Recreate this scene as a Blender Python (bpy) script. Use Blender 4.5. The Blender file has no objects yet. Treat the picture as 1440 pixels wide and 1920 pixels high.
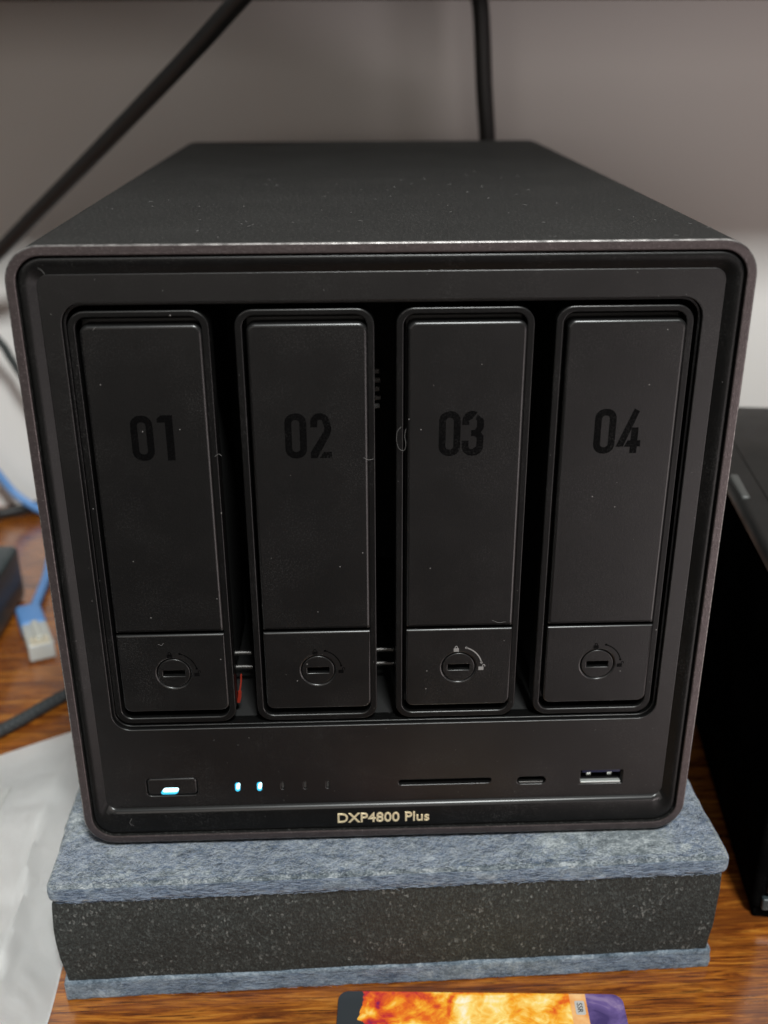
import bpy, bmesh, math, random
from mathutils import Vector, Matrix, noise

random.seed(7)
S = 0.001                      # everything below is written in millimetres
scene = bpy.context.scene
COL = scene.collection

# ------------------------------------------------------------------ camera
cam_d = bpy.data.cameras.new('camera')
cam = bpy.data.objects.new('camera', cam_d); COL.objects.link(cam)
right = Vector((0.9993447582, -0.0360444722, -0.0032939760))
down = Vector((-0.0175548318, -0.4030958177, -0.9149893932))
fwd = Vector((0.0316525217, 0.9144476791, -0.4034644471))
rot = Matrix((right, -down, -fwd)).transposed()
cam.matrix_world = Matrix.Translation(Vector((-9.1321, -249.7259, 216.2698)) * S) @ rot.to_4x4()
cam_d.sensor_fit = 'VERTICAL'; cam_d.sensor_height = 36; cam_d.sensor_width = 27
cam_d.lens = 37.06
cam_d.clip_start = 0.01; cam_d.clip_end = 50
cam_d.dof.use_dof = True
cam_d.dof.focus_distance = 0.284
cam_d.dof.aperture_fstop = 11
scene.camera = cam

# ------------------------------------------------------------------ light
world = bpy.data.worlds.new('World'); scene.world = world
world.use_nodes = True
bg = world.node_tree.nodes['Background']
bg.inputs['Color'].default_value = (1.0, 0.95, 0.91, 1)
bg.inputs['Strength'].default_value = 0.035

def area(name, loc, target, size, power, color):
    d = bpy.data.lights.new(name, 'AREA'); d.shape = 'RECTANGLE'
    d.size = size[0]; d.size_y = size[1]; d.energy = power; d.color = color
    o = bpy.data.objects.new(name, d); COL.objects.link(o)
    o.location = loc
    o.rotation_euler = (Vector(target) - Vector(loc)).to_track_quat('-Z', 'Y').to_euler()
    return o
area('ceiling_lamp', (0.25, -1.10, 1.72), (0, 0.1, 0), (0.30, 0.30), 50, (0.97, 1.0, 0.98))
area('wall_fill', (-0.30, -1.75, 0.40), (0, 0.2, 0.1), (1.7, 0.7), 5.4, (1.0, 0.91, 0.83))  # added soft fill that brightens the upper wall, stands for no known window
area('right_fill', (1.15, -1.15, -0.60), (0.06, 0, 0.08), (0.9, 0.9), 14.5, (1.0, 0.88, 0.87))  # added unseen fill, low right, to brighten the enclosure front's right side

scene.view_settings.view_transform = 'Standard'
scene.view_settings.look = 'None'
scene.view_settings.exposure = 0
scene.view_settings.gamma = 1

# ------------------------------------------------------------------ helpers
def catr(pts, n):
    out = []
    P = [Vector(p) for p in pts]
    P = [2 * P[0] - P[1]] + P + [2 * P[-1] - P[-2]]
    for i in range(1, len(P) - 2):
        for k in range(n):
            t = k / n
            a, b, c, d = P[i - 1], P[i], P[i + 1], P[i + 2]
            out.append(0.5 * ((2 * b) + (c - a) * t + (2 * a - 5 * b + 4 * c - d) * t * t + (3 * b - a - 3 * c + d) * t ** 3))
    out.append(P[-2])
    return out

def link(name, me, mat, parent=None, smooth=35, loc=None):
    o = bpy.data.objects.new(name, me); COL.objects.link(o)
    mats = mat if isinstance(mat, (list, tuple)) else [mat]
    while len(me.materials): me.materials.pop(index=0)
    for m in mats: me.materials.append(m)
    if smooth:
        me.polygons.foreach_set('use_smooth', [True] * len(me.polygons))
        me.set_sharp_from_angle(angle=math.radians(smooth))
    if loc: o.location = Vector(loc) * S
    if parent: o.parent = parent
    return o

def from_bm(bm, name, mat, parent=None, smooth=35, fixn=True, loc=None):
    if fixn: bmesh.ops.recalc_face_normals(bm, faces=bm.faces)
    bmesh.ops.scale(bm, vec=(S, S, S), verts=bm.verts)
    me = bpy.data.meshes.new(name); bm.to_mesh(me); bm.free()
    return link(name, me, mat, parent, smooth, loc)

def tag(o, label=None, cat=None, group=None, kind=None):
    if label: o['label'] = label
    if cat: o['category'] = cat
    if group: o['group'] = group
    if kind: o['kind'] = kind
    return o

def thing(name, label, cat, loc=(0, 0, 0), rz=0, group=None):
    o = bpy.data.objects.new(name, None); COL.objects.link(o)
    o.empty_display_size = 0.02
    o.location = Vector(loc) * S; o.rotation_euler = (0, 0, rz)
    return tag(o, label, cat, group)

def rrect(x0, x1, z0, z1, r, n=8):
    """rounded rectangle, counter-clockwise; r = one radius or (bl, br, tr, tl)"""
    if not isinstance(r, (tuple, list)): r = (r,) * 4
    out = []
    for (cx, cz, rr, a0) in ((x0, z0, r[0], 180), (x1, z0, r[1], 270), (x1, z1, r[2], 0), (x0, z1, r[3], 90)):
        sx = 1 if cx == x0 else -1; sz = 1 if cz == z0 else -1
        if rr <= 0.01: out.append((cx, cz)); continue
        for k in range(n + 1):
            a = math.radians(a0 + 90 * k / n)
            out.append((cx + sx * rr + rr * math.cos(a), cz + sz * rr + rr * math.sin(a)))
    return out

def circle(cx, cz, r, n=40):
    return [(cx + r * math.cos(2 * math.pi * k / n), cz + r * math.sin(2 * math.pi * k / n)) for k in range(n)]

def capsule(cx, cz, w, h, n=8):
    r = min(w, h) / 2 - 1e-4
    return rrect(cx - w / 2, cx + w / 2, cz - h / 2, cz + h / 2, r, n)

def curve_mesh(splines, half, bev, res=2):
    cu = bpy.data.curves.new('outline', 'CURVE'); cu.dimensions = '2D'; cu.fill_mode = 'BOTH'
    cu.extrude = half - bev; cu.bevel_depth = bev; cu.offset = -bev; cu.bevel_resolution = res
    for pts in splines:
        sp = cu.splines.new('POLY'); sp.points.add(len(pts) - 1); sp.use_cyclic_u = True
        for p, q in zip(sp.points, pts): p.co = (q[0], q[1], 0, 1)
    o = bpy.data.objects.new('outline', cu); COL.objects.link(o)
    dg = bpy.context.evaluated_depsgraph_get()
    me = bpy.data.meshes.new_from_object(o.evaluated_get(dg))
    bpy.data.objects.remove(o); bpy.data.curves.remove(cu)
    return me

def upright(me, yfront, half):
    """flat outline (x, z) turned to stand in the x-z plane with its front face at y = yfront"""
    M = Matrix(((1, 0, 0, 0), (0, 0, -1, yfront + half), (0, 1, 0, 0), (0, 0, 0, 1)))
    me.transform(Matrix.Scale(S, 4) @ M)
    bm = bmesh.new(); bm.from_mesh(me)
    bmesh.ops.remove_doubles(bm, verts=bm.verts, dist=1e-7)
    bmesh.ops.recalc_face_normals(bm, faces=bm.faces); bm.to_mesh(me); bm.free()
    return me

def plate(name, splines, yfront, thick, bev, mat, parent=None, res=2, smooth=40, edge=None):
    me = upright(curve_mesh(splines, thick / 2, bev, res), yfront, thick / 2)
    me.name = name
    o = link(name, me, (mat, edge) if edge else mat, parent, smooth)
    for f in me.polygons:      # flat faces stay flat, only the rounded edges are smooth
        if abs(f.normal.y) > .9995: f.use_smooth = False
    if edge:                   # upward front edges take the lighter, glossier material that paints in their highlight
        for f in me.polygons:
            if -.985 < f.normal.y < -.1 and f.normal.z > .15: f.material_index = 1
    return o

def text_mesh(body, size, half, bev=0.0, spacing=1.0):
    cu = bpy.data.curves.new('lettering', 'FONT'); cu.body = body; cu.size = size
    cu.extrude = max(half - bev, 0); cu.bevel_depth = bev; cu.resolution_u = 4
    cu.space_character = spacing; cu.align_x = 'CENTER'
    o = bpy.data.objects.new('lettering', cu); COL.objects.link(o)
    dg = bpy.context.evaluated_depsgraph_get()
    me = bpy.data.meshes.new_from_object(o.evaluated_get(dg))
    bpy.data.objects.remove(o); bpy.data.curves.remove(cu)
    return me

def loft(bm, loops, cap0=False, cap1=False):
    rings = [[bm.verts.new(p) for p in L] for L in loops]
    n = len(rings[0])
    for A, B in zip(rings, rings[1:]):
        for i in range(n):
            j = (i + 1) % n
            bm.faces.new((A[i], A[j], B[j], B[i]))
    if cap0: bm.faces.new(rings[0])
    if cap1: bm.faces.new(list(reversed(rings[-1])))
    return rings

def tube(bm, pts, r, n=10, cap=True, rfun=None):
    P = [Vector(p) for p in pts]; rings = []
    up = None
    for i, p in enumerate(P):
        t = (P[min(i + 1, len(P) - 1)] - P[max(i - 1, 0)]).normalized()
        if up is None:
            up = t.orthogonal().normalized()
        up = (up - t * up.dot(t)).normalized(); b = t.cross(up)
        rr = rfun(i / (len(P) - 1)) if rfun else r
        rings.append([p + (up * math.cos(2 * math.pi * k / n) + b * math.sin(2 * math.pi * k / n)) * rr for k in range(n)])
    loft(bm, rings, cap, cap)

def axis(a, b, r, step):
    """grid coordinates from a to b, dense inside the rounding r at both ends"""
    e = [a + r * t for t in (0, .35, .7, 1)] if r > 0 else [a]
    f = [b - r * t for t in (1, .7, .35, 0)] if r > 0 else [b]
    n = max(1, int(round((f[0] - e[-1]) / step)))
    return e + [e[-1] + (f[0] - e[-1]) * k / n for k in range(1, n)] + f

def roundbox(bm, lo, hi, r, step, disp=None):
    lo, hi = Vector(lo), Vector(hi)
    st = step if isinstance(step, (tuple, list)) else (step,) * 3
    ax = [axis(lo[i], hi[i], r, st[i]) for i in range(3)]
    cache = {}
    def vert(p):
        k = tuple(round(c, 4) for c in p)
        if k in cache: return cache[k]
        p = Vector(p)
        c = Vector([min(max(p[i], lo[i] + r), hi[i] - r) for i in range(3)])
        d = p - c
        if d.length > 1e-6: p = c + d.normalized() * min(r, d.length if sum(abs(q) > 1e-6 for q in d) < 2 else r)
        if disp: p = disp(p)
        v = bm.verts.new(p); cache[k] = v
        return v
    for d in range(3):
        u, w = (d + 1) % 3, (d + 2) % 3
        for side in (lo[d], hi[d]):
            for i in range(len(ax[u]) - 1):
                for j in range(len(ax[w]) - 1):
                    q = []
                    for (a, b) in ((i, j), (i + 1, j), (i + 1, j + 1), (i, j + 1)):
                        p = [0, 0, 0]; p[d] = side; p[u] = ax[u][a]; p[w] = ax[w][b]
                        q.append(vert(p))
                    if len(set(q)) == 4:
                        try: bm.faces.new(q if side == hi[d] else q[::-1])
                        except ValueError: pass

# ------------------------------------------------------------------ materials
class NB:
    def __init__(s, name):
        s.m = bpy.data.materials.new(name); s.m.use_nodes = True
        s.t = s.m.node_tree; s.p = s.t.nodes['Principled BSDF']
        s.tc = None
    def n(s, typ, **kw):
        nd = s.t.nodes.new('ShaderNode' + typ)
        for k, v in kw.items():
            if hasattr(nd, k): setattr(nd, k, v)
        return nd
    def L(s, a, b): s.t.links.new(a, b)
    def co(s, scale=(1, 1, 1), rot=(0, 0, 0), out='Object'):
        if not s.tc: s.tc = s.n('TexCoord')
        mp = s.n('Mapping'); mp.inputs['Scale'].default_value = scale; mp.inputs['Rotation'].default_value = rot
        s.L(s.tc.outputs[out], mp.inputs['Vector']); return mp.outputs['Vector']
    def noise(s, scale, detail=2, rough=.5, vec=None, dist=0):
        nd = s.n('TexNoise'); nd.inputs['Scale'].default_value = scale; nd.inputs['Detail'].default_value = detail
        nd.inputs['Roughness'].default_value = rough; nd.inputs['Distortion'].default_value = dist
        s.L(vec if vec else s.co(), nd.inputs['Vector']); return nd.outputs['Fac']
    def vor(s, scale, vec=None, feature='F1'):
        nd = s.n('TexVoronoi'); nd.feature = feature; nd.inputs['Scale'].default_value = scale
        s.L(vec if vec else s.co(), nd.inputs['Vector']); return nd
    def ramp(s, fac, stops, interp='LINEAR'):
        nd = s.n('ValToRGB'); nd.color_ramp.interpolation = interp
        el = nd.color_ramp.elements
        while len(el) < len(stops): el.new(0.5)
        for e, (p, c) in zip(el, stops):
            e.position = p; e.color = c if len(c) == 4 else (*c, 1)
        s.L(fac, nd.inputs['Fac']); return nd.outputs['Color']
    def mix(s, fac, a, b, blend='MIX'):
        nd = s.n('Mix'); nd.data_type = 'RGBA'; nd.blend_type = blend
        for sock, v in ((nd.inputs[0], fac), (nd.inputs[6], a), (nd.inputs[7], b)):
            if hasattr(v, 'is_linked') or hasattr(v, 'links'): s.L(v, sock)
            elif isinstance(v, (int, float)): sock.default_value = v
            else: sock.default_value = (*v, 1) if len(v) == 3 else v
        return nd.outputs[2]
    def math(s, op, a, b=0.0):
        nd = s.n('Math'); nd.operation = op
        for sock, v in ((nd.inputs[0], a), (nd.inputs[1], b)):
            if isinstance(v, (int, float)): sock.default_value = v
            else: s.L(v, sock)
        return nd.outputs[0]
    def bump(s, h, strength=.3, dist=.0003):
        nd = s.n('Bump'); nd.inputs['Strength'].default_value = strength; nd.inputs['Distance'].default_value = dist
        s.L(h, nd.inputs['Height']); s.L(nd.outputs['Normal'], s.p.inputs['Normal'])
    def set(s, **kw):
        names = dict(col='Base Color', rough='Roughness', metal='Metallic', coat='Coat Weight', coatr='Coat Roughness',
                     spec='Specular IOR Level', emit='Emission Color', estr='Emission Strength', trans='Transmission Weight',
                     ior='IOR', sheen='Sheen Weight', sss='Subsurface Weight')
        for k, v in kw.items():
            sock = s.p.inputs[names[k]]
            if isinstance(v, (int, float)): sock.default_value = v
            elif isinstance(v, (tuple, list)): sock.default_value = (*v, 1) if len(v) == 3 else v
            else: s.L(v, sock)
        return s
    def dust(s, base, scale=330, amount=.16, tone=(.16, .155, .15)):
        """sparse specks of dust lying on a dark surface"""
        patch = s.ramp(s.noise(48, 4, .65, s.n('NewGeometry').outputs['Position']), [(.46, (0, 0, 0)), (.72, (1, 1, 1))])      # a thin uneven film of fine dust
        grit = s.ramp(s.noise(2400, 2, .6), [(.50, (0, 0, 0)), (.72, (1, 1, 1))])
        col = s.mix(s.math('MULTIPLY', s.math('ADD', s.math('MULTIPLY', patch, .55), .06), grit), base, tuple(.22 * t + .012 for t in tone))
        for sc, thr, rad, off in ((scale, 1 - amount, .07, 0), (scale * 2.7, 1 - amount * .5, .11, 13.7)):
            v = s.vor(sc, s.n('NewGeometry').outputs['Position'])      # by place, so no two caddies carry the same specks
            sep = s.n('SeparateColor'); s.L(v.outputs['Color'], sep.inputs[0])
            on = s.math('GREATER_THAN', sep.outputs[0], thr)
            rr = s.math('MULTIPLY', sep.outputs[1], rad)
            near = s.math('LESS_THAN', v.outputs['Distance'], rr)
            col = s.mix(s.math('MULTIPLY', on, near), col, tone)
        return col

def plastic(name, col, rough, dusty=0.0, metal=0.0, grain=0.0, spec=.5, coat=0, smudge=0.0):
    b = NB(name)
    c = b.mix(b.noise(60, 3), tuple(x * .85 for x in col), tuple(x * 1.15 for x in col))
    if dusty: c = b.dust(c, amount=dusty)
    r = rough
    if smudge:
        r = b.ramp(b.noise(38, 4, .6), [(.3, (rough - smudge,) * 3), (.7, (rough + smudge,) * 3)])
    b.set(col=c, rough=r, metal=metal, spec=spec, coat=coat)
    if grain: b.bump(b.noise(3000, 3, .6), grain * 2.2, .0001)
    return b.m

# powder-coated metal of the enclosure
b = NB('powder_coat')
n1 = b.noise(1150, 3, .65); n2 = b.noise(45, 3)
c = b.mix(n2, (.007, .007, .0068), (.013, .0128, .0122))
c = b.mix(b.ramp(n1, [(.56, (0, 0, 0)), (.74, (1, 1, 1))]), c, (.075, .072, .068))
c = b.dust(c, 300, .22)
b.set(col=c, rough=.60, spec=.10); b.bump(n1, .7, .00025)
M_shell = b.m
b = NB('milled_rim')
n1 = b.noise(1700, 3, .6); n3 = b.noise(420, 4, .6, b.co((.6, 1, 1.2)))
c = b.mix(n3, (.034, .027, .027), (.092, .074, .074))
c = b.mix(b.ramp(n1, [(.58, (0, 0, 0)), (.74, (1, 1, 1))]), c, (.16, .14, .14))
b.set(col=c, rough=.35, metal=.5, spec=.5); b.bump(n1, .6, .0002)
M_rim = b.m
b = NB('speckled_edge')  # speckled pale metal on the shell's rounded front edge
n1 = b.noise(900, 4, .7, b.co((.35, 1, 1)))
c = b.ramp(n1, [(.36, (.07, .066, .064)), (.54, (.24, .225, .22)), (.75, (.52, .50, .48))])
b.set(col=c, rough=.34, metal=.6)
M_rimedge = b.m

M_panel = plastic('satin_black_panel', (.0036, .0034, .0034), .39, .10, 0, .10, spec=.47, smudge=.03)
M_face = plastic('satin_black_face', (.0034, .0033, .0033), .37, .13, 0, .10, spec=.42, smudge=.03)
M_latch = plastic('satin_black_latch', (.0034, .0034, .0034), .37, .30, 0, .15, spec=.42, smudge=.05)
M_bezel = plastic('gloss_black_bezel', (.0035, .0035, .0034), .42, .12, spec=.18)
M_frame = plastic('black_frame', (.0030, .0030, .0030), .36, .16, spec=.24)
M_edge = plastic('highlight_edge', (.010, .010, .010), .32, 0, 0, 0, .65)  # edge highlight put into the material: lighter and glossier than the faces
M_dark = plastic('deep_black', (.003, .003, .003), .6)
M_print = plastic('black_print', (.0012, .0012, .0013), .55, .06, spec=.04)
M_pale = plastic('grey_print', (.20, .195, .19), .5)
M_silver = plastic('silver_print', (.52, .50, .47), .35)
M_steel = plastic('bright_steel', (.62, .61, .58), .28, 0, 1.0)
M_dullsteel = plastic('dull_steel', (.15, .145, .14), .42, 0, 1.0)
M_gold = plastic('champagne_metal', (.86, .72, .46), .34, 0, .5)
M_lens = plastic('unlit_lens', (.035, .035, .034), .25)
M_lip = plastic('satin_steel', (.50, .52, .50), .42, 0, .5)
M_usbblue = plastic('deep_blue_plastic', (.006, .012, .06), .35)
M_white = plastic('white_plastic', (.70, .70, .66), .35)
M_red = plastic('red_tab', (.22, .018, .008), .4)
M_highlight = plastic('grey_highlight', (.075, .077, .074), .4)  # grey of the highlight modelled on the case's lid
M_rubber = plastic('rubber', (.012, .012, .012), .7)

def glow(name, core, strength):
    b = NB(name); b.set(col=(.05, .3, .4), rough=.3, emit=core, estr=strength); return b.m
M_glow = glow('lit_cyan_core', (.62, .95, 1.0), 2.6)
M_halo = glow('lit_blue_rim', (.02, .36, .62), 1.4)

# felt: matted blue-grey fibres
def felt(name, lo, mid, hi):
    b = NB(name)
    warp = b.co((1, 1.7, 1.7))
    a = b.noise(150, 6, .75, warp, .6); f = b.noise(1700, 4, .75, b.co((.75, 1.6, 1.6), (0, 0, .4)), .5)
    m = b.math('ADD', b.math('MULTIPLY', a, .55), b.math('MULTIPLY', f, .55))
    c = b.ramp(m, [(.42, lo), (.54, mid), (.66, hi)])
    b.set(col=c, rough=.95, spec=.12, sheen=.25); b.bump(f, .9, .0006)
    return b.m
M_felt = felt('blue_grey_felt', (.034, .044, .052), (.155, .188, .208), (.54, .58, .60))
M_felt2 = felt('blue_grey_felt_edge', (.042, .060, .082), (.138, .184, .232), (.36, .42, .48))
def fibre(name, c):
    b = NB(name); b.set(col=c, rough=.9, spec=.15); return b.m
M_fib = [fibre('pale_fibre', (.46, .50, .56)), fibre('blue_fibre', (.15, .20, .29)), fibre('dark_fibre', (.04, .05, .075))]

M_fib2 = [fibre('pale_blue_fibre', (.34, .42, .53)), fibre('mid_blue_fibre', (.12, .17, .25)), fibre('navy_fibre', (.035, .043, .07))]

# black crumb foam
b = NB('crumb_foam')
v = b.vor(1500, b.co((1, 1, .62), (0, .25, 0))); nz = b.noise(1700, 4, .75, b.co((1.2, 1, .8)))
sep = b.n('SeparateColor'); b.L(v.outputs['Color'], sep.inputs[0])
c = b.ramp(b.math('ADD', sep.outputs[0], b.math('MULTIPLY', b.math('SUBTRACT', b.noise(70, 3), .5), .55)), [(.0, (.022, .0262, .0256)), (.60, (.040, .047, .045)), (.92, (.080, .092, .089)), (1, (.22, .23, .22))])
c = b.mix(b.ramp(nz, [(.40, (0, 0, 0)), (.60, (1, 1, 1))]), (.009, .0095, .009), c)
c = b.mix(b.ramp(b.noise(2600, 3, .7), [(.57, (0, 0, 0)), (.70, (1, 1, 1))]), c, (.080, .088, .084))
c = b.mix(b.noise(22, 3), c, b.mix(.4, c, (.035, .036, .032)))
b.set(col=c, rough=.75, spec=.35)
b.bump(b.math('ADD', b.math('MULTIPLY', v.outputs['Distance'], .6), nz), .8, .0006)
M_foam = b.m

# lacquered wood desk
b = NB('lacquered_wood')
g1 = b.noise(26, 6, .62, b.co((1, 12, 1)), 1.6)
g2 = b.noise(90, 5, .7, b.co((.8, 22, 1)), .5)
g3 = b.noise(14, 5, .65, b.co((1, 3.2, 1)), 1.2)
c = b.ramp(g1, [(.30, (.070, .017, .004)), (.43, (.20, .052, .008)), (.56, (.37, .120, .014)), (.74, (.54, .22, .032))])
c = b.mix(b.ramp(g2, [(.38, (.9, .9, .9)), (.50, (0, 0, 0))]), c, (.050, .013, .004))
c = b.mix(b.ramp(g3, [(.48, (0, 0, 0)), (.66, (.85, .85, .85))]), c, (.11, .030, .007))
b.set(col=c, rough=b.ramp(b.noise(40, 4), [(.3, (.16,) * 3), (.7, (.30,) * 3)]), spec=.5, coat=.9, coatr=.14)
b.bump(g2, .12, .0002)
M_wood = b.m

# painted wall
b = NB('painted_wall')
c = b.mix(b.noise(5, 4), (.70, .69, .67), (.76, .75, .735))
b.set(col=c, rough=.75, spec=.3); b.bump(b.noise(420, 4, .6), .12, .0004)
M_wall = b.m
M_shelf = plastic('dark_shelf_board', (.06, .045, .04), .5)

M_cable = plastic('black_cable_sheath', (.012, .012, .012), .45)
M_grey_cable = plastic('dark_grey_cable_sheath', (.035, .04, .04), .5)
b = NB('braided_sleeve')
w = b.n('TexChecker'); w.inputs['Scale'].default_value = 700; b.L(b.co((1, 1, 1), (0, 0, .78)), w.inputs['Vector'])
b.set(col=b.mix(w.outputs['Fac'], (.018, .022, .024), (.05, .055, .058)), rough=.7); b.bump(w.outputs['Fac'], .5, .0004)
M_braid = b.m
M_bluecable = plastic('blue_cable_sheath', (.12, .27, .56), .45)
b = NB('clear_plug'); b.set(col=(.86, .86, .80), rough=.22, trans=.55, ior=1.45); M_clear = b.m
M_adapter = plastic('slate_grey_plastic', (.034, .046, .050), .30, .0, 0, .2)
M_box = plastic('gloss_black_case', (.0025, .0025, .0025), .75, .06, smudge=.05, spec=.0)
M_boxtop = plastic('satin_black_lid', (.010, .0102, .0098), .40, .22, smudge=.06, spec=.4)

# thin translucent white plastic of the bag
b = NB('white_film')
c = b.mix(b.noise(26, 4, .6), (.91, .92, .92), (.95, .95, .94))
b.set(col=c, rough=.36, spec=.5)
b.bump(b.noise(60, 4, .5, None, .8), .14, .0012)
M_bag = b.m
M_paper = plastic('white_paper', (.82, .82, .80), .6)

# fire picture printed on the card
b = NB('fire_print')
v0 = b.co()
sx = b.n('SeparateXYZ'); b.L(v0, sx.inputs[0])
flame = b.noise(75, 4, .5, b.co((1, 1.2, 1)), 1.1)
fine = b.noise(170, 4, .6, b.co((1, 1.2, 1)), 2.2)
# brighter towards the hot heart of the fire, right of the middle of the card
dx = b.math('MULTIPLY', b.math('ABSOLUTE', b.math('SUBTRACT', sx.outputs[0], .005)), 17)
dy = b.math('MULTIPLY', b.math('ABSOLUTE', b.math('SUBTRACT', sx.outputs[1], .006)), 16)
heat = b.math('SUBTRACT', 1.52, b.math('ADD', dx, dy))
f = b.math('ADD', b.math('MULTIPLY', heat, .60), b.math('ADD', b.math('MULTIPLY', b.math('SUBTRACT', flame, .5), 1.5), b.math('MULTIPLY', b.math('SUBTRACT', fine, .5), .5)))
fire = b.ramp(f, [(.16, (.14, .012, .10)), (.28, (.55, .03, .03)), (.42, (.80, .14, .015)), (.58, (.95, .42, .03)), (.74, (1.0, .72, .20)), (.92, (1, .95, .78))])
purp = b.ramp(b.noise(90, 4, .6, None, 1.0), [(.35, (.06, .04, .14)), (.55, (.15, .10, .28)), (.7, (.36, .26, .42))])
c = b.mix(b.math('GREATER_THAN', sx.outputs[0], .0315), fire, purp)
tan = b.ramp(b.noise(120, 3), [(.4, (.80, .32, .08)), (.65, (.95, .62, .30))])
strip = b.math('MULTIPLY', b.math('GREATER_THAN', sx.outputs[0], .0268), b.math('LESS_THAN', sx.outputs[0], .0317))
c = b.mix(strip, c, tan)
left = b.math('LESS_THAN', b.math('ADD', sx.outputs[0], b.math('MULTIPLY', flame, .008)), -.0315)
c = b.mix(left, c, (.035, .04, .045))
b.set(col=c, rough=.24, coat=.3, coatr=.08)
M_card = b.m

# ------------------------------------------------------------------ the setting
bm = bmesh.new()
bm.faces.new([bm.verts.new(p) for p in ((-1300, 370, -760), (1300, 370, -760), (1300, 370, 1500), (-1300, 370, 1500))])
o = from_bm(bm, 'wall', M_wall, None, 0, False); tag(o, kind='structure')
bm = bmesh.new(); roundbox(bm, (-800, -75, -75), (800, 369.5, -47), 3, 200)
o = from_bm(bm, 'desk', M_wood, None, 35)
tag(o, 'glossy orange brown wooden desk top under everything', 'desk')
bm = bmesh.new(); roundbox(bm, (-800, 243, 239), (800, 369.5, 258), 1, 300)
o = from_bm(bm, 'wall_shelf', M_shelf, None, 35)
tag(o, 'dark shelf board on the wall at the top edge of the photo', 'shelf')

# ------------------------------------------------------------------ isolation pad
PADR = math.radians(1.36)
pad = thing('isolation_pad', 'thick felt and black foam sandwich pad under the drive enclosure', 'pad', (-98.1, -15, -47), PADR)
PW, PD = 199.2, 290
def dfelt(p, z0, z1, amp=.55):
    q = Vector((p.x * .05, p.y * .05, p.z * .08))
    n = noise.noise_vector(q) * amp + noise.noise_vector(p * .45) * .28
    if p.z < z0 + .3: n.z = 0
    return p + n
bm = bmesh.new(); roundbox(bm, (0, 0, 37.6), (PW, PD, 45), 2.4, (1.7, 2.2, 1.7), lambda p: dfelt(p, 37.6, 45))
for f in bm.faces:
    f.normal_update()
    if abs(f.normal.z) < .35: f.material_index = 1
top = from_bm(bm, 'top_felt', (M_felt, M_felt2), pad, 60)
bm = bmesh.new(); roundbox(bm, (.6, .5, 0), (PW - .8, PD - .6, 7.4), 1.0, (1.7, 4, 1.5), lambda p: dfelt(p, 0, 7.4, .35))
bot = from_bm(bm, 'bottom_felt', M_felt2, pad, 60)
def dfoam(p):
    q = p.copy()
    t = (p.z - 7.2) / 30.4
    side = math.sin(math.pi * min(max(t, 0), 1)) ** .8
    if p.x < PW / 2: q.x += -1.2 * side + (1 - t) * 1.2
    else: q.x += .3 * side - (1 - t) * 1.4
    q.y += -.5 * side + .25
    n = noise.noise_vector(p * .9) * .05 + noise.noise_vector(p * 2.1) * .10 + noise.noise_vector(p * .11) * .4
    q.x += n.x * .8; q.y += n.y
    return q
bm = bmesh.new(); roundbox(bm, (.9, .9, 7.1), (PW - 1.0, PD - 1, 37.9), .5, (.75, 3, .75), dfoam)
foam = from_bm(bm, 'foam_core', M_foam, pad, 60)

def fibres(name, parent, n, place, length, mats, wid=.10):
    bm = bmesh.new()
    for _ in range(n):
        p, t, up = place()
        L = random.uniform(*length); side = t.cross(up).normalized()
        p.x = min(max(p.x, L * .55 + .8), PW - L * .55 - 1.2)
        bend = random.uniform(-.2, .2) * L; lift = random.uniform(.0, .18)
        prev = None; mi = random.choices((0, 1, 2), (.40, .38, .22))[0]
        for k in range(4):
            s = k / 3
            c = p + t * (L * (s - .5)) + side * (bend * (s - .5) ** 2 * 4) + up * (lift * math.sin(math.pi * s))
            a, b_ = bm.verts.new(c - side * wid * .5), bm.verts.new(c + side * wid * .5)
            if prev:
                f = bm.faces.new((prev[0], prev[1], b_, a)); f.material_index = mi
            prev = (a, b_)
    return tag(from_bm(bm, name, mats, parent, 0, False), kind='stuff')
def on_top():
    if random.random() < .62: x, y = random.uniform(1, PW - 1), random.uniform(.5, 16)
    elif random.random() < .5: x, y = random.uniform(PW - 12, PW - 1), random.uniform(10, 90)
    else: x, y = random.uniform(1, 14), random.uniform(10, 90)
    a = random.gauss(.15, .65)
    return Vector((x, y, 45.1)), Vector((math.cos(a), math.sin(a), 0)), Vector((0, 0, 1))
fibres('felt_fibre', top, 15000, on_top, (1.5, 5.0), M_fib, .075)
def on_band():
    a = random.gauss(0, .16)
    return Vector((random.uniform(3, PW - 3), -.1, random.uniform(38.6, 43.6))), Vector((math.cos(a), 0, math.sin(a))), Vector((0, -1, 0))
fibres('felt_fibre', top, 4000, on_band, (1.2, 4.0), M_fib2, .07)
def on_low():
    a = random.gauss(0, .16)
    return Vector((random.uniform(4, PW - 4), .4, random.uniform(.8, 6.4))), Vector((math.cos(a), 0, math.sin(a))), Vector((0, -1, 0))
fibres('felt_fibre', bot, 3000, on_low, (1.2, 4.0), M_fib2, .07)

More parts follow.
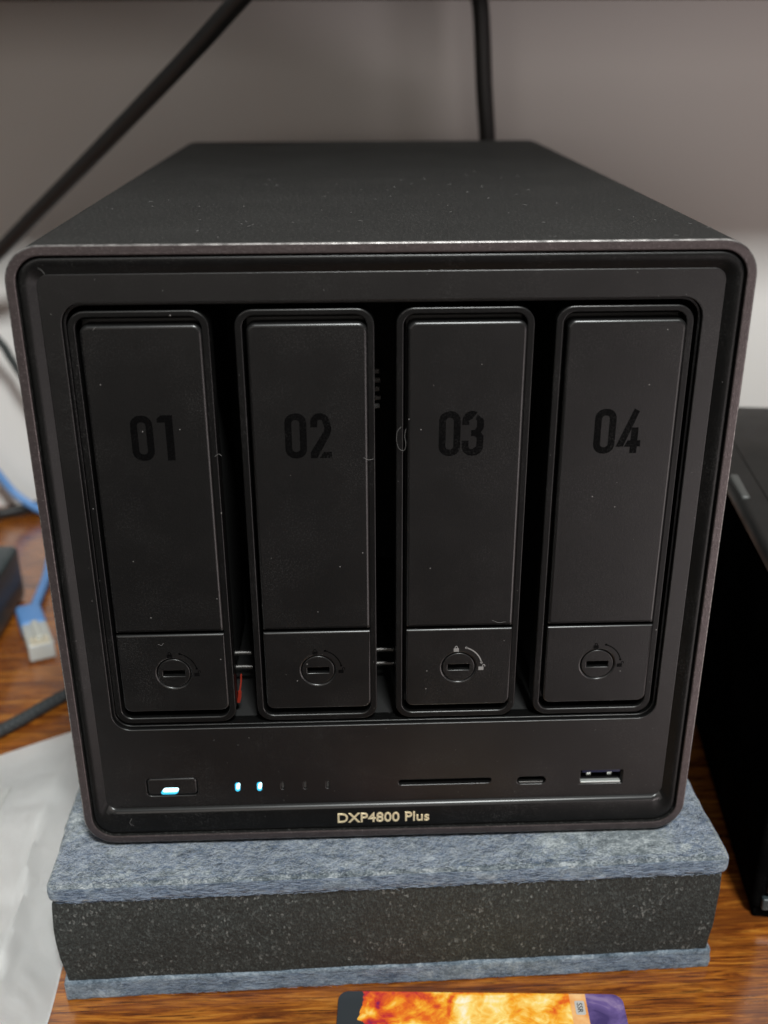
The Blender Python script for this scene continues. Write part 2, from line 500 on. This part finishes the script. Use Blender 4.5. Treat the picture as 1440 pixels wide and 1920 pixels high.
# ------------------------------------------------------------------ drive enclosure
nas = thing('drive_enclosure', 'black four bay drive enclosure with numbered caddies on a felt pad', 'drive enclosure')
W2, H = 89.0, 174.8
def ring_at(inset, y, R=9.0, n=10):
    return [Vector((x, y, z)) for x, z in rrect(-W2 + inset, W2 - inset, inset, H - inset, max(R - inset, .5), n)]
bm = bmesh.new()
prof = [(2.5, 8), (2.5, .35), (2.42, .1), (2.2, 0), (.50, 0)] + [(.5 - .5 * math.sin(math.radians(a)), .5 - .5 * math.cos(math.radians(a))) for a in (15, 30, 45, 60, 75)] + [(0, .5)]
prof += [(0, 4 + 284 * k / 40) for k in range(41)] + [(.6, 290.5), (3, 291.6)]
loft(bm, [ring_at(i, y) for i, y in prof], False, True)
for f in bm.faces:
    ys = [v.co.y for v in f.verts]
    if max(ys) < .02 or max(abs(v.co.x) for v in f.verts) < W2 - 2 and 2 < f.verts[0].co.z < H - 2 and max(ys) < .37: f.material_index = 1
    elif max(ys) < .39: f.material_index = 2
shell = from_bm(bm, 'shell', (M_shell, M_rim, M_rimedge), nas, 40)
for f in shell.data.polygons:
    if abs(f.normal.y) > .999: f.use_smooth = False

# bezel: from the gap inside the shell's rim down to the front panel
PX, PZ0, PZ1, PR = 82.2, 11.3, 167.6, 3.0
A = rrect(-W2 + 2.85, W2 - 2.85, 2.85, H - 2.85, 6.2, 10)
B = rrect(-PX, PX, PZ0, PZ1, PR, 10)
ts = [0, .06, .14, .26, .40, .55, .70, .78, .82, .86, .90, .94, .97, 1.0]
def bez(i, t):
    (ax_, az), (bx, bz) = A[i], B[i]
    x, z = ax_ + (bx - ax_) * t, az + (bz - az) * t
    low = 1 if az < 20 and bz < 15 else 0
    gentle = .55 + .06 * t + 1.5 * max(0, (t - .36) / .64) ** 1.12
    step = .55 + .12 * t if t < .78 else .65 + 1.4 * (1 - math.sqrt(max(0, 1 - ((t - .78) / .22) ** 2)))
    if t < .14: gentle = step = .55 + .5 * (1 - t / .14) ** 2
    k = 1 if (az < 9 and bz < 14) else 0
    if k:   # ease the step out round the two lower corners
        e = min(1, max(0, (W2 - 4 - abs(ax_)) / 5))
        return Vector((x, step * e + gentle * (1 - e), z))
    return Vector((x, gentle, z))
loops = [[Vector((a, 7, z)) for a, z in A]] + [[bez(i, t) for i in range(len(A))] for t in ts] + [[Vector((a, 5, z)) for a, z in B]]
bm = bmesh.new(); loft(bm, loops)
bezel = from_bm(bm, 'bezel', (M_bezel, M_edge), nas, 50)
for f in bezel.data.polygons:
    if f.normal.z > .25 and f.normal.y < -.05: f.material_index = 1  # upward bezel faces get the painted-in highlight too

BX0, BX1, BZ0, BZ1, BR = -77.55, 77.55, 38.7, 160.75, 5.2
led_x = (-43.6, -37.2, -30.5, -23.9, -17.3)
holes = [rrect(BX0, BX1, BZ0, BZ1, BR, 10), rrect(-70.15, -55.3, 15.3, 21.6, 1.3, 5), capsule(17.3, 17.95, 27.4, 1.9),
         capsule(42.9, 17.55, 8.5, 2.7), rrect(57.5, 70.1, 15.75, 20.6, .35, 3)]
for k, x in enumerate(led_x):
    holes.append(capsule(x, 17.9, 1.45 if k < 2 else .9, 3.0 if k < 2 else 2.6, 6))
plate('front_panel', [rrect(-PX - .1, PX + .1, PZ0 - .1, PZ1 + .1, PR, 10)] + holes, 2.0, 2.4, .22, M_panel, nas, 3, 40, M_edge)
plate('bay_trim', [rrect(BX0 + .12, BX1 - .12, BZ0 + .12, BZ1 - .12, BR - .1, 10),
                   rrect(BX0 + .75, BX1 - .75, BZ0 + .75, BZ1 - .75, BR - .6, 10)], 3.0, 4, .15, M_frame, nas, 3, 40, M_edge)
# the dark cage behind the caddies
bm = bmesh.new()
loft(bm, [[Vector((x, y, z)) for x, z in rrect(BX0 + i, BX1 - i, BZ0 + i, BZ1 - i, BR, 6)] for i, y in ((-.3, 4.6), (.0, 5.0), (.0, 110))], False, True)
from_bm(bm, 'bay_interior', M_dark, nas, 40)
bm = bmesh.new(); loft(bm, [[Vector((x, y, z)) for x, z in rrect(-W2 + 3, W2 - 3, 3, H - 3, 6, 6)] for y in (7.2, 7.6)], False, False)
bm.free()

# caddies
XL = (-76.65, -36.55, 2.75, 41.95); CW = 34.0
DIG_T, DIG_B = 132.4, 120.35
def digit(ch, x, w):
    """stencil numerals, as outlines (x, z)"""
    t, bt = DIG_T, DIG_B; h = t - bt; s = 1.75
    def P(*q): return [(x + a * w, bt + c * h) for a, c in q]
    if ch == '0':
        return [[rrect(x, x + w, bt, t, w * .46, 6), rrect(x + s, x + w - s, bt + s, t - s, (w - 2 * s) * .45, 5)]]
    if ch == '1':
        return [[[(x, t - 1.9), (x, t - .9), (x + 1.0, t), (x + w, t), (x + w, bt), (x + w - s * 1.1, bt), (x + w - s * 1.1, t - 1.9)]]]
    if ch == '2':
        r = w * .46
        arc = [(x + r - r * math.cos(a), t - r + r * math.sin(a)) for a in [math.pi * k / 10 for k in range(11)]]
        arc = [(min(px, x + w), pz) for px, pz in arc]
        ri = r - s
        inner = [(x + r + ri * math.cos(a), t - r + ri * math.sin(a)) for a in [math.pi * k / 10 for k in range(11)]]
        body = [(x, t - h * .31)] + arc + [(x + w, t - h * .34), (x + w - .25, t - h * .46), (x + 1.55, bt), (x - .1, bt), (x - .1, bt + h * .13),
                (x + w - s - .35, t - h * .42), (x + w - s, t - h * .34)] + inner + [(x + s, t - h * .31)]
        foot = [(x + 2.15, bt), (x + w, bt), (x + w, bt + s * .95), (x + 3.25, bt + s * .95)]
        return [[body], [foot]]
    if ch == '3':
        r = w * .46; ri = r - s
        tl = [(x, t - h * .31)] + [(x + r - r * math.cos(a), t - r + r * math.sin(a)) for a in [math.pi * k / 12 for k in range(9)]]
        tl += [(x + r + .1, t - s * 1.15), (x + s, t - s * 1.5), (x + s, t - h * .31)]
        px = x + w - r
        rt = [(x + r + 1.25, t - s * .55), (x + w - .25, t - s * 1.2), (x + w, t - r), (x + w, t - h * .38), (x + w - .7, bt + h * .52),
              (x + w, bt + h * .45), (x + w, bt + r)]
        rt += [(x + r + (w - 2 * r) + r * math.cos(a), bt + r + r * math.sin(a)) for a in [-math.pi * k / 10 for k in range(1, 6)]]
        rt += [(x + r + r * math.cos(a), bt + r + r * math.sin(a)) for a in [-math.pi * .5 - math.pi * k / 10 for k in range(0, 6)]]
        rt += [(x, bt + h * .34), (x + s, bt + h * .34), (x + s, bt + r)]
        rt += [(x + r + ri * math.cos(a), bt + r + ri * math.sin(a)) for a in [math.pi + math.pi * k / 8 for k in range(1, 8)]]
        rt += [(x + w - s, bt + r), (x + w - s, bt + h * .40), (x + w - s - .6, bt + h * .44), (x + w * .42, bt + h * .44), (x + w * .42, bt + h * .57),
               (x + w - s - .5, bt + h * .58), (x + w - s, t - h * .36), (x + w - s, t - r), (x + w - s - .35, t - s * 1.35)]
        return [[tl], [rt]]
    if ch == '4':
        diag = [(x - .45, bt + h * .15), (x + 1.45, bt + h * .15), (x + w - .6, t - .7), (x + w - 2.0, t)]
        cross = [(x + 1.75, bt + h * .15), (x + 2.55, bt + h * .29), (x + w - 2.35, bt + h * .29), (x + w - 2.35, bt + h * .58), (x + w - .55, bt + h * .58),
                 (x + w - .55, bt + h * .29), (x + w + .25, bt + h * .29), (x + w + .25, bt + h * .15), (x + w - .55, bt + h * .15), (x + w - .55, bt),
                 (x + w - 2.35, bt), (x + w - 2.35, bt + h * .15)]
        return [[diag], [cross]]
dig = {1: ((-63.95, 5.6), (-57.2, 3.9)), 2: ((-25.4, 5.5), (-18.9, 5.3)), 3: ((13.6, 5.5), (19.5, 5.5)), 4: ((53.3, 5.5), (59.6, 5.6))}

def join(meshes):
    bm = bmesh.new()
    for m in meshes: bm.from_mesh(m); bpy.data.meshes.remove(m)
    me = bpy.data.meshes.new('joined'); bm.to_mesh(me); bm.free(); return me

def lock_marks(kx, kz):
    out = []
    def shackle(cx, cz, rot=0):
        q = [(.42, 0), (.42, .35)] + [(.42 * math.cos(a), .35 + .42 * math.sin(a)) for a in [math.pi * k / 8 for k in range(1, 9)]] + [(-.42, 0)]
        q += [(-.2, 0), (-.2, .35)] + [(.2 * math.cos(a), .35 + .2 * math.sin(a)) for a in [math.pi - math.pi * k / 8 for k in range(1, 9)]] + [(.2, 0)]
        c, s = math.cos(rot), math.sin(rot)
        return [(cx + u * c - v * s, cz + u * s + v * c) for u, v in q]
    lx, lz = kx - .75, kz + 5.15
    out.append([rrect(lx - .72, lx + .72, lz - .1, lz + 1.0, .1, 2)]); out.append([shackle(lx, lz + 1.0)])
    ux, uz = kx + 6.35, kz - .95
    out.append([rrect(ux - .72, ux + .72, uz - .1, uz + 1.0, .1, 2)]); out.append([shackle(ux + .75, uz + 1.0)])
    arc = []
    for k in range(15):
        a = math.radians(72 - 60 * k / 14); arc.append((kx + 6.75 * math.cos(a), kz + 6.75 * math.sin(a)))
    for k in range(15):
        a = math.radians(12 + 60 * k / 14); arc.append((kx + 6.42 * math.cos(a), kz + 6.42 * math.sin(a)))
    out.append([arc])
    for a in (72, 12):
        out.append([circle(kx + 6.58 * math.cos(math.radians(a)), kz + 6.58 * math.sin(math.radians(a)), .34, 12)])
    return out

def flat_marks(outlines, y):
    return join([upright(curve_mesh(o_, .04, .0, 0), y, .04) for o_ in outlines])

labels = {1: 'drive caddy marked 01 at the left end', 2: 'drive caddy marked 02', 3: 'drive caddy marked 03 with pale grey lock symbols', 4: 'drive caddy marked 04 at the right end'}
YF = 2.5
proto = {}
for i in range(4):
    n = i + 1; x0 = XL[i]; kx = (-59.05, -19.8, 18.85, 57.9)[i]
    dx = x0 - XL[0]
    if i == 0:
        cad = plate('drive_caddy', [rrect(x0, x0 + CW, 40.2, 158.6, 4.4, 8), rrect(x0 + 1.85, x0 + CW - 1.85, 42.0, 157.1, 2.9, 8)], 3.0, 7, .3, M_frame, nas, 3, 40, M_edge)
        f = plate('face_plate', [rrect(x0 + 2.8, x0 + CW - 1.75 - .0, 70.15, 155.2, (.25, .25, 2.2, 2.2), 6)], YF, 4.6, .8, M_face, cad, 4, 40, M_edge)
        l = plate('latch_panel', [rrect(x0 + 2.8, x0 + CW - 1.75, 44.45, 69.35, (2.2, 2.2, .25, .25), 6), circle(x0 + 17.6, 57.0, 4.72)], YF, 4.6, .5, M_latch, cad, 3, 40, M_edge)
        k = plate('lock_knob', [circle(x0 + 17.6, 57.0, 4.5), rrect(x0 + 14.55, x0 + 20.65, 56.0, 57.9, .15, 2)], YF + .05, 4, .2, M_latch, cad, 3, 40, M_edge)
        bm = bmesh.new(); roundbox(bm, (x0 + 2.3, 7.4, 43), (x0 + CW - 2.3, 60, 156), .5, 60)
        tr = from_bm(bm, 'tray', M_dark, cad, 30)
        proto = dict(c=cad, f=f, l=l, k=k, t=tr)
    else:
        cad = proto['c'].copy(); COL.objects.link(cad); cad.parent = nas; cad.location.x += dx * S
        for q in 'flkt':
            ch = proto[q].copy(); COL.objects.link(ch); ch.parent = cad
            if q == 'k': ch.location.x += 0
    cad['label'] = labels[n]
    outl = []
    for ch, (px_, w_) in zip('0%d' % n, dig[n]): outl += digit(ch, px_ - dx, w_)
    o = link('bay_number', flat_marks(outl, YF - .035), M_print, cad, 0)
    o['label'] = 'black bay number 0%d' % n
    o = link('lock_symbol', flat_marks(lock_marks(x0 - dx + 17.6, 57.0), YF - .035), M_pale if n == 3 else M_print, cad, 0)
    o['label'] = 'pale grey lock and turn arrow print' if n == 3 else 'black lock and turn arrow print'

# metal pins, contacts and a red tab seen in the dark gaps between caddies
for (xa, xb, z, y) in ((-45, -39.6, 37.9 + 12.2, 24), (-44.5, -39.6, 45.2, 24), (-3, 3.0, 50.2, 24), (-3, 3.0, 45.4, 24)):
    bm = bmesh.new(); tube(bm, [(xa, y, z), ((xa + xb) / 2, y, z + .1), (xb, y, z)], .75, 12)
    from_bm(bm, 'metal_pin', M_dullsteel, nas, 40)
for k in range(5):
    bm = bmesh.new(); roundbox(bm, (-2.6, 30, 134.2 - k * 2.5), (-.5 + (k % 2) * .3, 31.5, 135.6 - k * 2.5), .4, 3)
    from_bm(bm, 'contact_bump', M_pale, nas, 40)
bm = bmesh.new()
for a, c, d in (((-42.6, 42.8, 9), (-42.0, 46.4, 9), .55), ((-42.0, 46.4, 9), (-41.5, 51, 11), .25)):
    p, q = Vector((a[0], a[2], a[1])), Vector((c[0], c[2], c[1]))
    tube(bm, [p, (p + q) / 2 + Vector((.15, 0, 0)), q], d, 6)
from_bm(bm, 'red_tab', M_red, nas, 40)

# controls and ports
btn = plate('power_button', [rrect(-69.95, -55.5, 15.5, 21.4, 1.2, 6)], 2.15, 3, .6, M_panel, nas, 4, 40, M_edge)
def skewcap(cx, cz, w, h, sk=.35):
    return [(x + (z - cz) * sk, z) for x, z in capsule(cx, cz, w, h, 6)]
plate('button_light', [skewcap(-63.2, 17.35, 4.6, 1.5)], 2.08, .5, .05, M_glow, btn, 0)
plate('button_light', [skewcap(-63.55, 16.65, 5.0, 1.8)], 2.12, .3, .05, M_halo, btn, 0)
for k, x in enumerate(led_x):
    if k < 2:
        s_ = plate('status_light', [capsule(x - .1, 17.75, 1.4, 2.95, 6)], 2.0, .6, .05, M_halo, nas, 0)
        s_['label'] = 'lit blue white status light'
        plate('light_core', [skewcap(x + .12, 18.1, 1.0, 2.1, .12)], 1.95, .4, .05, M_glow, s_, 0)
    else:
        s_ = plate('status_light', [capsule(x, 17.9, .75, 2.4, 6)], 2.35, .6, .1, M_lens, nas, 1); s_['label'] = 'unlit status light'
bm = bmesh.new(); roundbox(bm, (3.0, 4.4, 16.4), (31.6, 9, 19.5), .2, 30); from_bm(bm, 'card_slot', M_dark, nas, 30)
uc = plate('small_port', [capsule(42.9, 17.55, 8.5, 2.7), capsule(42.9, 17.55, 8.1, 2.2)], 3.2, 4, .06, M_dark, nas)
bm = bmesh.new(); roundbox(bm, (39.3, 2.5, 16.15), (46.5, 4.3, 16.75), .12, 10); from_bm(bm, 'lip', M_dullsteel, uc, 30)
bm = bmesh.new(); roundbox(bm, (39.6, 4.6, 17.2), (46.2, 6, 17.8), .1, 10); from_bm(bm, 'tongue', M_dark, uc, 30)
bm = bmesh.new(); roundbox(bm, (38.5, 6.2, 16.1), (47.3, 8, 19), .1, 10); from_bm(bm, 'back', M_dark, uc, 30)
ua = plate('large_port', [rrect(57.45, 70.15, 15.7, 20.65, .35, 3), rrect(57.75, 69.85, 16.0, 20.4, .2, 3)], 3.0, 9, .06, M_dark, nas)
bm = bmesh.new(); roundbox(bm, (57.7, 2.3, 15.85), (69.6, 3.7, 16.4), .15, 10); from_bm(bm, 'lip', M_lip, ua, 30)
bm = bmesh.new(); roundbox(bm, (58.2, 2.9, 19.2), (69.5, 11, 20.3), .15, 20); from_bm(bm, 'tongue', M_usbblue, ua, 30)
for x in (60.6, 66.8):
    bm = bmesh.new(); roundbox(bm, (x - .85, 4.7, 16.5), (x + .85, 7, 18.3), .35, 3); from_bm(bm, 'contact', M_steel, ua, 40)
bm = bmesh.new(); roundbox(bm, (57.7, 11.5, 15.9), (69.9, 12, 20.4), .1, 20); from_bm(bm, 'back', M_dark, ua, 30)

me = text_mesh('DXP4800 Plus', 4.9, .25, .06, 1.0)
xs = [v.co.x for v in me.vertices]; zs = [v.co.y for v in me.vertices]
sc = 27.3 / (max(xs) - min(xs)); cx = (max(xs) + min(xs)) / 2
me.transform(Matrix.Scale(sc, 4) @ Matrix.Translation((-cx, 0, 0)))
me.transform(Matrix.Translation((-.95, 5.15, 0)))
link('model_lettering', upright(me, .28, .25), M_gold, nas, 30)
for (x, y) in ((-68, 22), (68, 22), (-68, 265), (68, 265)):
    bm = bmesh.new(); loft(bm, [[Vector((x + r * math.cos(a), y + r * math.sin(a), z)) for a in [2 * math.pi * k / 20 for k in range(20)]] for r, z in ((8, .3), (8, -1.3), (7.4, -1.9))], True, True)
    from_bm(bm, 'foot', M_rubber, nas, 40)

# lint: a few hairs caught on the black plastic
bm = bmesh.new()
def hair(pts, r=.036): tube(bm, catr(pts, 5), r, 4)
hair([(4.0, 2.3, 128.5), (3.0, 2.2, 127.2), (2.9, 2.2, 124.5), (3.6, 2.2, 122.6), (4.8, 2.2, 122.2), (5.2, 2.1, 124), (4.9, 2.1, 126), (5.2, 2.2, 128.0)])
hair([(-43.4, 2.6, 121.2), (-42.4, 2.6, 121.8), (-41.6, 2.6, 121.3)]); hair([(-5.6, 2.4, 120.3), (-4.2, 2.4, 119.7), (-3.0, 2.6, 119.9)])
hair([(29.2, 2.3, 72), (31, 2.3, 71.2), (33, 2.3, 71.4)]); hair([(-75.2, .6, 8.5), (-75.9, .6, 6.8), (-74.9, .6, 5.9)])
hair([(-81.5, 1.0, 169.6), (-80.4, .9, 169.0), (-79.6, .9, 168.0)])
hair([(-62.5, 2.2, 66.7), (-61.6, 2.2, 66.3), (-61.0, 2.2, 67.0)]); hair([(-70.3, 2.2, 154.2), (-69.6, 2.2, 155.0)])
for _ in range(60):
    x, y = random.uniform(-84, 84), random.uniform(2, 150) ** 1.0
    a = random.uniform(0, 6.28); l = random.uniform(.3, 1.3)
    hair([(x, y, 174.9), (x + l * .5 * math.cos(a), y + l * .5 * math.sin(a), 175.05), (x + l * math.cos(a + .6), y + l * math.sin(a + .6), 174.9)], .05)
lint = from_bm(bm, 'lint', M_pale, nas, 0, False); tag(lint, kind='stuff')

# ------------------------------------------------------------------ card
card = thing('trading_card', 'glossy card printed with orange flames lying before the felt pad', 'card', (26.0, -44.2, -46.95), math.radians(-3.1))
pts = rrect(-42.8, 42.8, -27, 27, 3.2, 8)
bm = bmesh.new(); loft(bm, [[Vector((x * k, y * k, z)) for x, y in pts] for k, z in ((1, 0), (1, .75), (.998, .85))], True, True)
from_bm(bm, 'card_body', M_card, card, 30)
bm = bmesh.new(); loft(bm, [[Vector((x, y, z)) for x, y in rrect(28.1, 31.0, 19.4, 24.4, .5, 3)] for z in (.8, .9)], True, True)
from_bm(bm, 'rank_label', M_silver, card, 0)
me = text_mesh('SSR', 2.3, .03); me.transform(Matrix.Scale(S, 4) @ Matrix.Translation((28.75, 21.9, .95)) @ Matrix.Rotation(-math.pi / 2, 4, 'Z'))
link('rank_lettering', me, M_rubber, card, 0)

# ------------------------------------------------------------------ plastic bag
bag = thing('plastic_bag', 'crumpled white plastic bag lying left of the felt pad', 'bag', (-180, 40, -47))
def smooth(a, b_, t):
    t = min(1, max(0, (t - a) / (b_ - a))); return t * t * (3 - 2 * t)
bm = bmesh.new()
NX, NY = 110, 110
grid = []
for j in range(NY + 1):
    row = []
    for i in range(NX + 1):
        u, v_ = i / NX, j / NY
        y = -95 + 250 * v_
        xr = -101.2 + .023 * (y + 15) * -1 + 1.3 * noise.noise(Vector((y * .03, 4, 0))) - (smooth(-15, -60, y) * 6)
        xl = -330
        x = xr + (xl - xr) * (u ** 1.25)
        yb = 140 + (x + 100) * .6                      # back edge runs obliquely
        yy = -95 + (yb + 95) * v_
        d = xr - x
        # pillow height: low at the edges, a fold parallel to the pad
        edge = min(1, max(0, d / (12.5 + .06 * (yy + 20)))) * smooth(0, 75, yb - yy) * smooth(0, 18, yy + 95)
        hgt = 14 * edge
        fold = 12.5 + .06 * (yy + 20)
        hgt += 1.3 * math.exp(-((d - fold) / 1.3) ** 2) * smooth(60, 25, yy)
        q = Vector((x * .02, yy * .02, 1.7))
        hgt += edge * (4.0 * noise.noise(q) + 1.6 * abs(noise.noise(q * 2.0 + Vector((3, 1, 0)))) + .35 * noise.noise(q * 6))
        cr = smooth(10, -25, yy) * smooth(90, 20, d)   # crumpled near corner
        hgt += cr * edge * (9.5 * abs(noise.noise(Vector((x * .06, yy * .045, 8)))) + 3.5 * abs(noise.noise(Vector((x * .15, yy * .11, 2)))))
        row.append(bm.verts.new((x + 180, yy - 40, .35 + max(hgt, 0))))
    grid.append(row)
for j in range(NY):
    for i in range(NX):
        bm.faces.new((grid[j][i], grid[j][i + 1], grid[j + 1][i + 1], grid[j + 1][i]))
bmesh.ops.solidify(bm, geom=bm.faces[:], thickness=.12)
from_bm(bm, 'film', M_bag, bag, 70)
from mathutils.bvhtree import BVHTree
film = bag.children[0].data
tree = BVHTree.FromPolygons([v.co / S for v in film.vertices], [f.vertices[:] for f in film.polygons])
def on_film(x, y):
    hit = tree.ray_cast(Vector((x, y, 80)), Vector((0, 0, -1)))[0]
    return hit.z if hit else 0
bm = bmesh.new(); rows = []
for j in range(7):
    row = []
    for i in range(15):
        x, y = -60 + 103.5 * i / 14 - j * .3, 12 + 4.0 * j + i * .05
        row.append(bm.verts.new((x, y, on_film(x, y) + .9)))
    rows.append(row)
for j in range(6):
    for i in range(14): bm.faces.new((rows[j][i], rows[j][i + 1], rows[j + 1][i + 1], rows[j + 1][i]))
bmesh.ops.solidify(bm, geom=bm.faces[:], thickness=.25)
from_bm(bm, 'paper_slip', M_paper, bag, 30)

# ------------------------------------------------------------------ cables and neighbours
def cable(name, pts, r, mat, label, cat='cable', n=10, seg=10):
    bm = bmesh.new(); tube(bm, catr(pts, seg), r, n)
    o = from_bm(bm, name, mat, None, 60)
    return tag(o, label, cat)
cable('thick_cord', [(-233.5, 356.1, 86.2), (-195.8, 335.0, 116.4), (-172.3, 320.9, 135.6), (-139.7, 299.8, 161.7), (-109.8, 278.8, 185.8), (-82.7, 257.7, 207.6), (-66.0, 243.6, 221.4), (-51.0, 230.0, 234.1), (-36.1, 215.5, 245.9), (-22.8, 201.4, 256.4)],
      4.0, M_cable, 'thick black cord rising diagonally across the wall to upper centre', 'cord')
cable('hanging_cable', [(30, 190, 300), (56, 320, 262), (57.5, 330, 247), (60, 330, 234), (61.5, 330, 218), (63, 330, 198), (64.5, 330, 183), (65.5, 330, 172), (66.5, 330, 150), (68, 330, 80), (75, 332, -20), (95, 335, -43)],
      4.3, M_cable, 'black cable hanging straight down behind the enclosure')
cable('thin_cable', [(-250, 342, 104), (-226, 345, 86), (-207, 345, 64), (-202, 345, 54), (-196, 345, 42), (-187, 345, 29), (-170, 345, 8), (-140, 345, -30), (-110, 345, -45)],
      2.4, M_grey_cable, 'thin dark grey cable drooping on the wall left of the enclosure')
cable('floor_cable', [(-330, 322, -43.5), (-239, 338, -43.5), (-223, 346, -43.5), (-212, 352, -43.5), (-204, 358, -43.5), (-180, 364, -43.5), (-100, 364, -43.5)],
      3.4, M_cable, 'black cable lying along the foot of the wall at the left')
cable('braided_cable', [(-230, 90, -44), (-185, 101, -44), (-163, 114, -44), (-157, 121, -44), (-150, 129, -44), (-144, 137, -44), (-136, 147, -44), (-126, 158, -44), (-110, 180, -44), (-104, 230, -44)],
      2.7, M_braid, 'braided dark grey cable lying on the desk behind the white bag')

net = thing('network_cable', 'blue network cable with a clear plug lying on the wooden desk', 'cable', (-157, 178, -47))
O = Vector((-157, 178, -47))
bm = bmesh.new()
tube(bm, catr([Vector(p) - O for p in [(-262, 352, 40), (-240, 354, 8), (-223, 355, -21), (-214, 354, -34), (-200, 349, -42), (-184, 340, -44.5), (-173, 325, -44.5), (-177, 303, -44.5), (-177, 286, -44.5), (-174, 266, -44.5), (-172, 246, -44), (-170, 224, -43)]], 8), 2.5, 10)
from_bm(bm, 'sheath', M_bluecable, net, 60)
dirn = Vector((.40, -.92, 0)); dirn.z = 0; dirn.normalize()
ang = math.atan2(dirn.y, dirn.x)
def along(a, b_, hw, h0, h1, r):
    bm = bmesh.new(); roundbox(bm, (a, -hw, h0), (b_, hw, h1), r, 6); return bm
base = Vector((-169.0, 214, -47)) - O
for nm, (a, b_, hw, h0, h1, r), m in (('boot', (-6, 15, 6.2, .6, 10, 2.4), M_bluecable), ('plug', (14.5, 37, 5.9, 1.0, 9.4, .8), M_clear)):
    o = from_bm(along(a, b_, hw, h0, h1, r), nm, m, net, 40)
    o.location = base * S; o.rotation_euler = (0, 0, ang)
    if nm == 'plug':
        pl = o
bm = bmesh.new(); roundbox(bm, (16, -1.6, 9.2), (33, 1.6, 11.6), .5, 6); from_bm(bm, 'latch', M_clear, pl, 40)
for k in range(8):
    bm = bmesh.new(); roundbox(bm, (29, -4.2 + k * 1.1, 8.7), (36.6, -3.7 + k * 1.1, 9.55), .05, 9); from_bm(bm, 'contact', M_gold, pl, 30)

ad = thing('power_adapter', 'dark slate grey adapter box lying at the left edge', 'adapter', (-225, 205, -47))
bm = bmesh.new(); roundbox(bm, (-50, -60, .6), (45, 40.5, 30.5), 3.2, 20); from_bm(bm, 'case', M_adapter, ad, 40)
bm = bmesh.new(); roundbox(bm, (-46, -56, 0), (41, 36, 1.2), .4, 40); from_bm(bm, 'base_mat', M_rubber, ad, 40)

# black case on the right
bx = thing('black_case', 'glossy black case standing close to the right edge', 'case', (119.3, 9, -47), math.radians(-7.6))
bm = bmesh.new(); roundbox(bm, (0.3, .3, 4), (150, 196, 106), 2.5, 30); from_bm(bm, 'body', M_box, bx, 40)
bm = bmesh.new(); roundbox(bm, (0, 0, 107), (150, 197, 114), 2.6, 30); from_bm(bm, 'lid', M_boxtop, bx, 40)
bm = bmesh.new(); roundbox(bm, (10, 12, 113.6), (140, 176, 114.4), .3, 40); from_bm(bm, 'top_inset', M_boxtop, bx, 40)
bm = bmesh.new(); roundbox(bm, (1.5, 1.5, .2), (148, 194, 4.6), .8, 30); from_bm(bm, 'base', M_box, bx, 40)
bm = bmesh.new(); roundbox(bm, (4, -1.2, 12), (146, 1.0, 100), 1, 30); from_bm(bm, 'front_panel', M_boxtop, bx, 40)
bm = bmesh.new(); roundbox(bm, (3, -1.6, 6), (147, 1.0, 10.5), .6, 30); from_bm(bm, 'foot_strip', M_adapter, bx, 40)

bm = bmesh.new(); roundbox(bm, (.9, 87, 112.6), (4.2, 109, 114.9), 1.0, 10); from_bm(bm, 'lid_highlight', M_highlight, bx, 40)  # added bar: the highlight on the lid's edge built as a shape
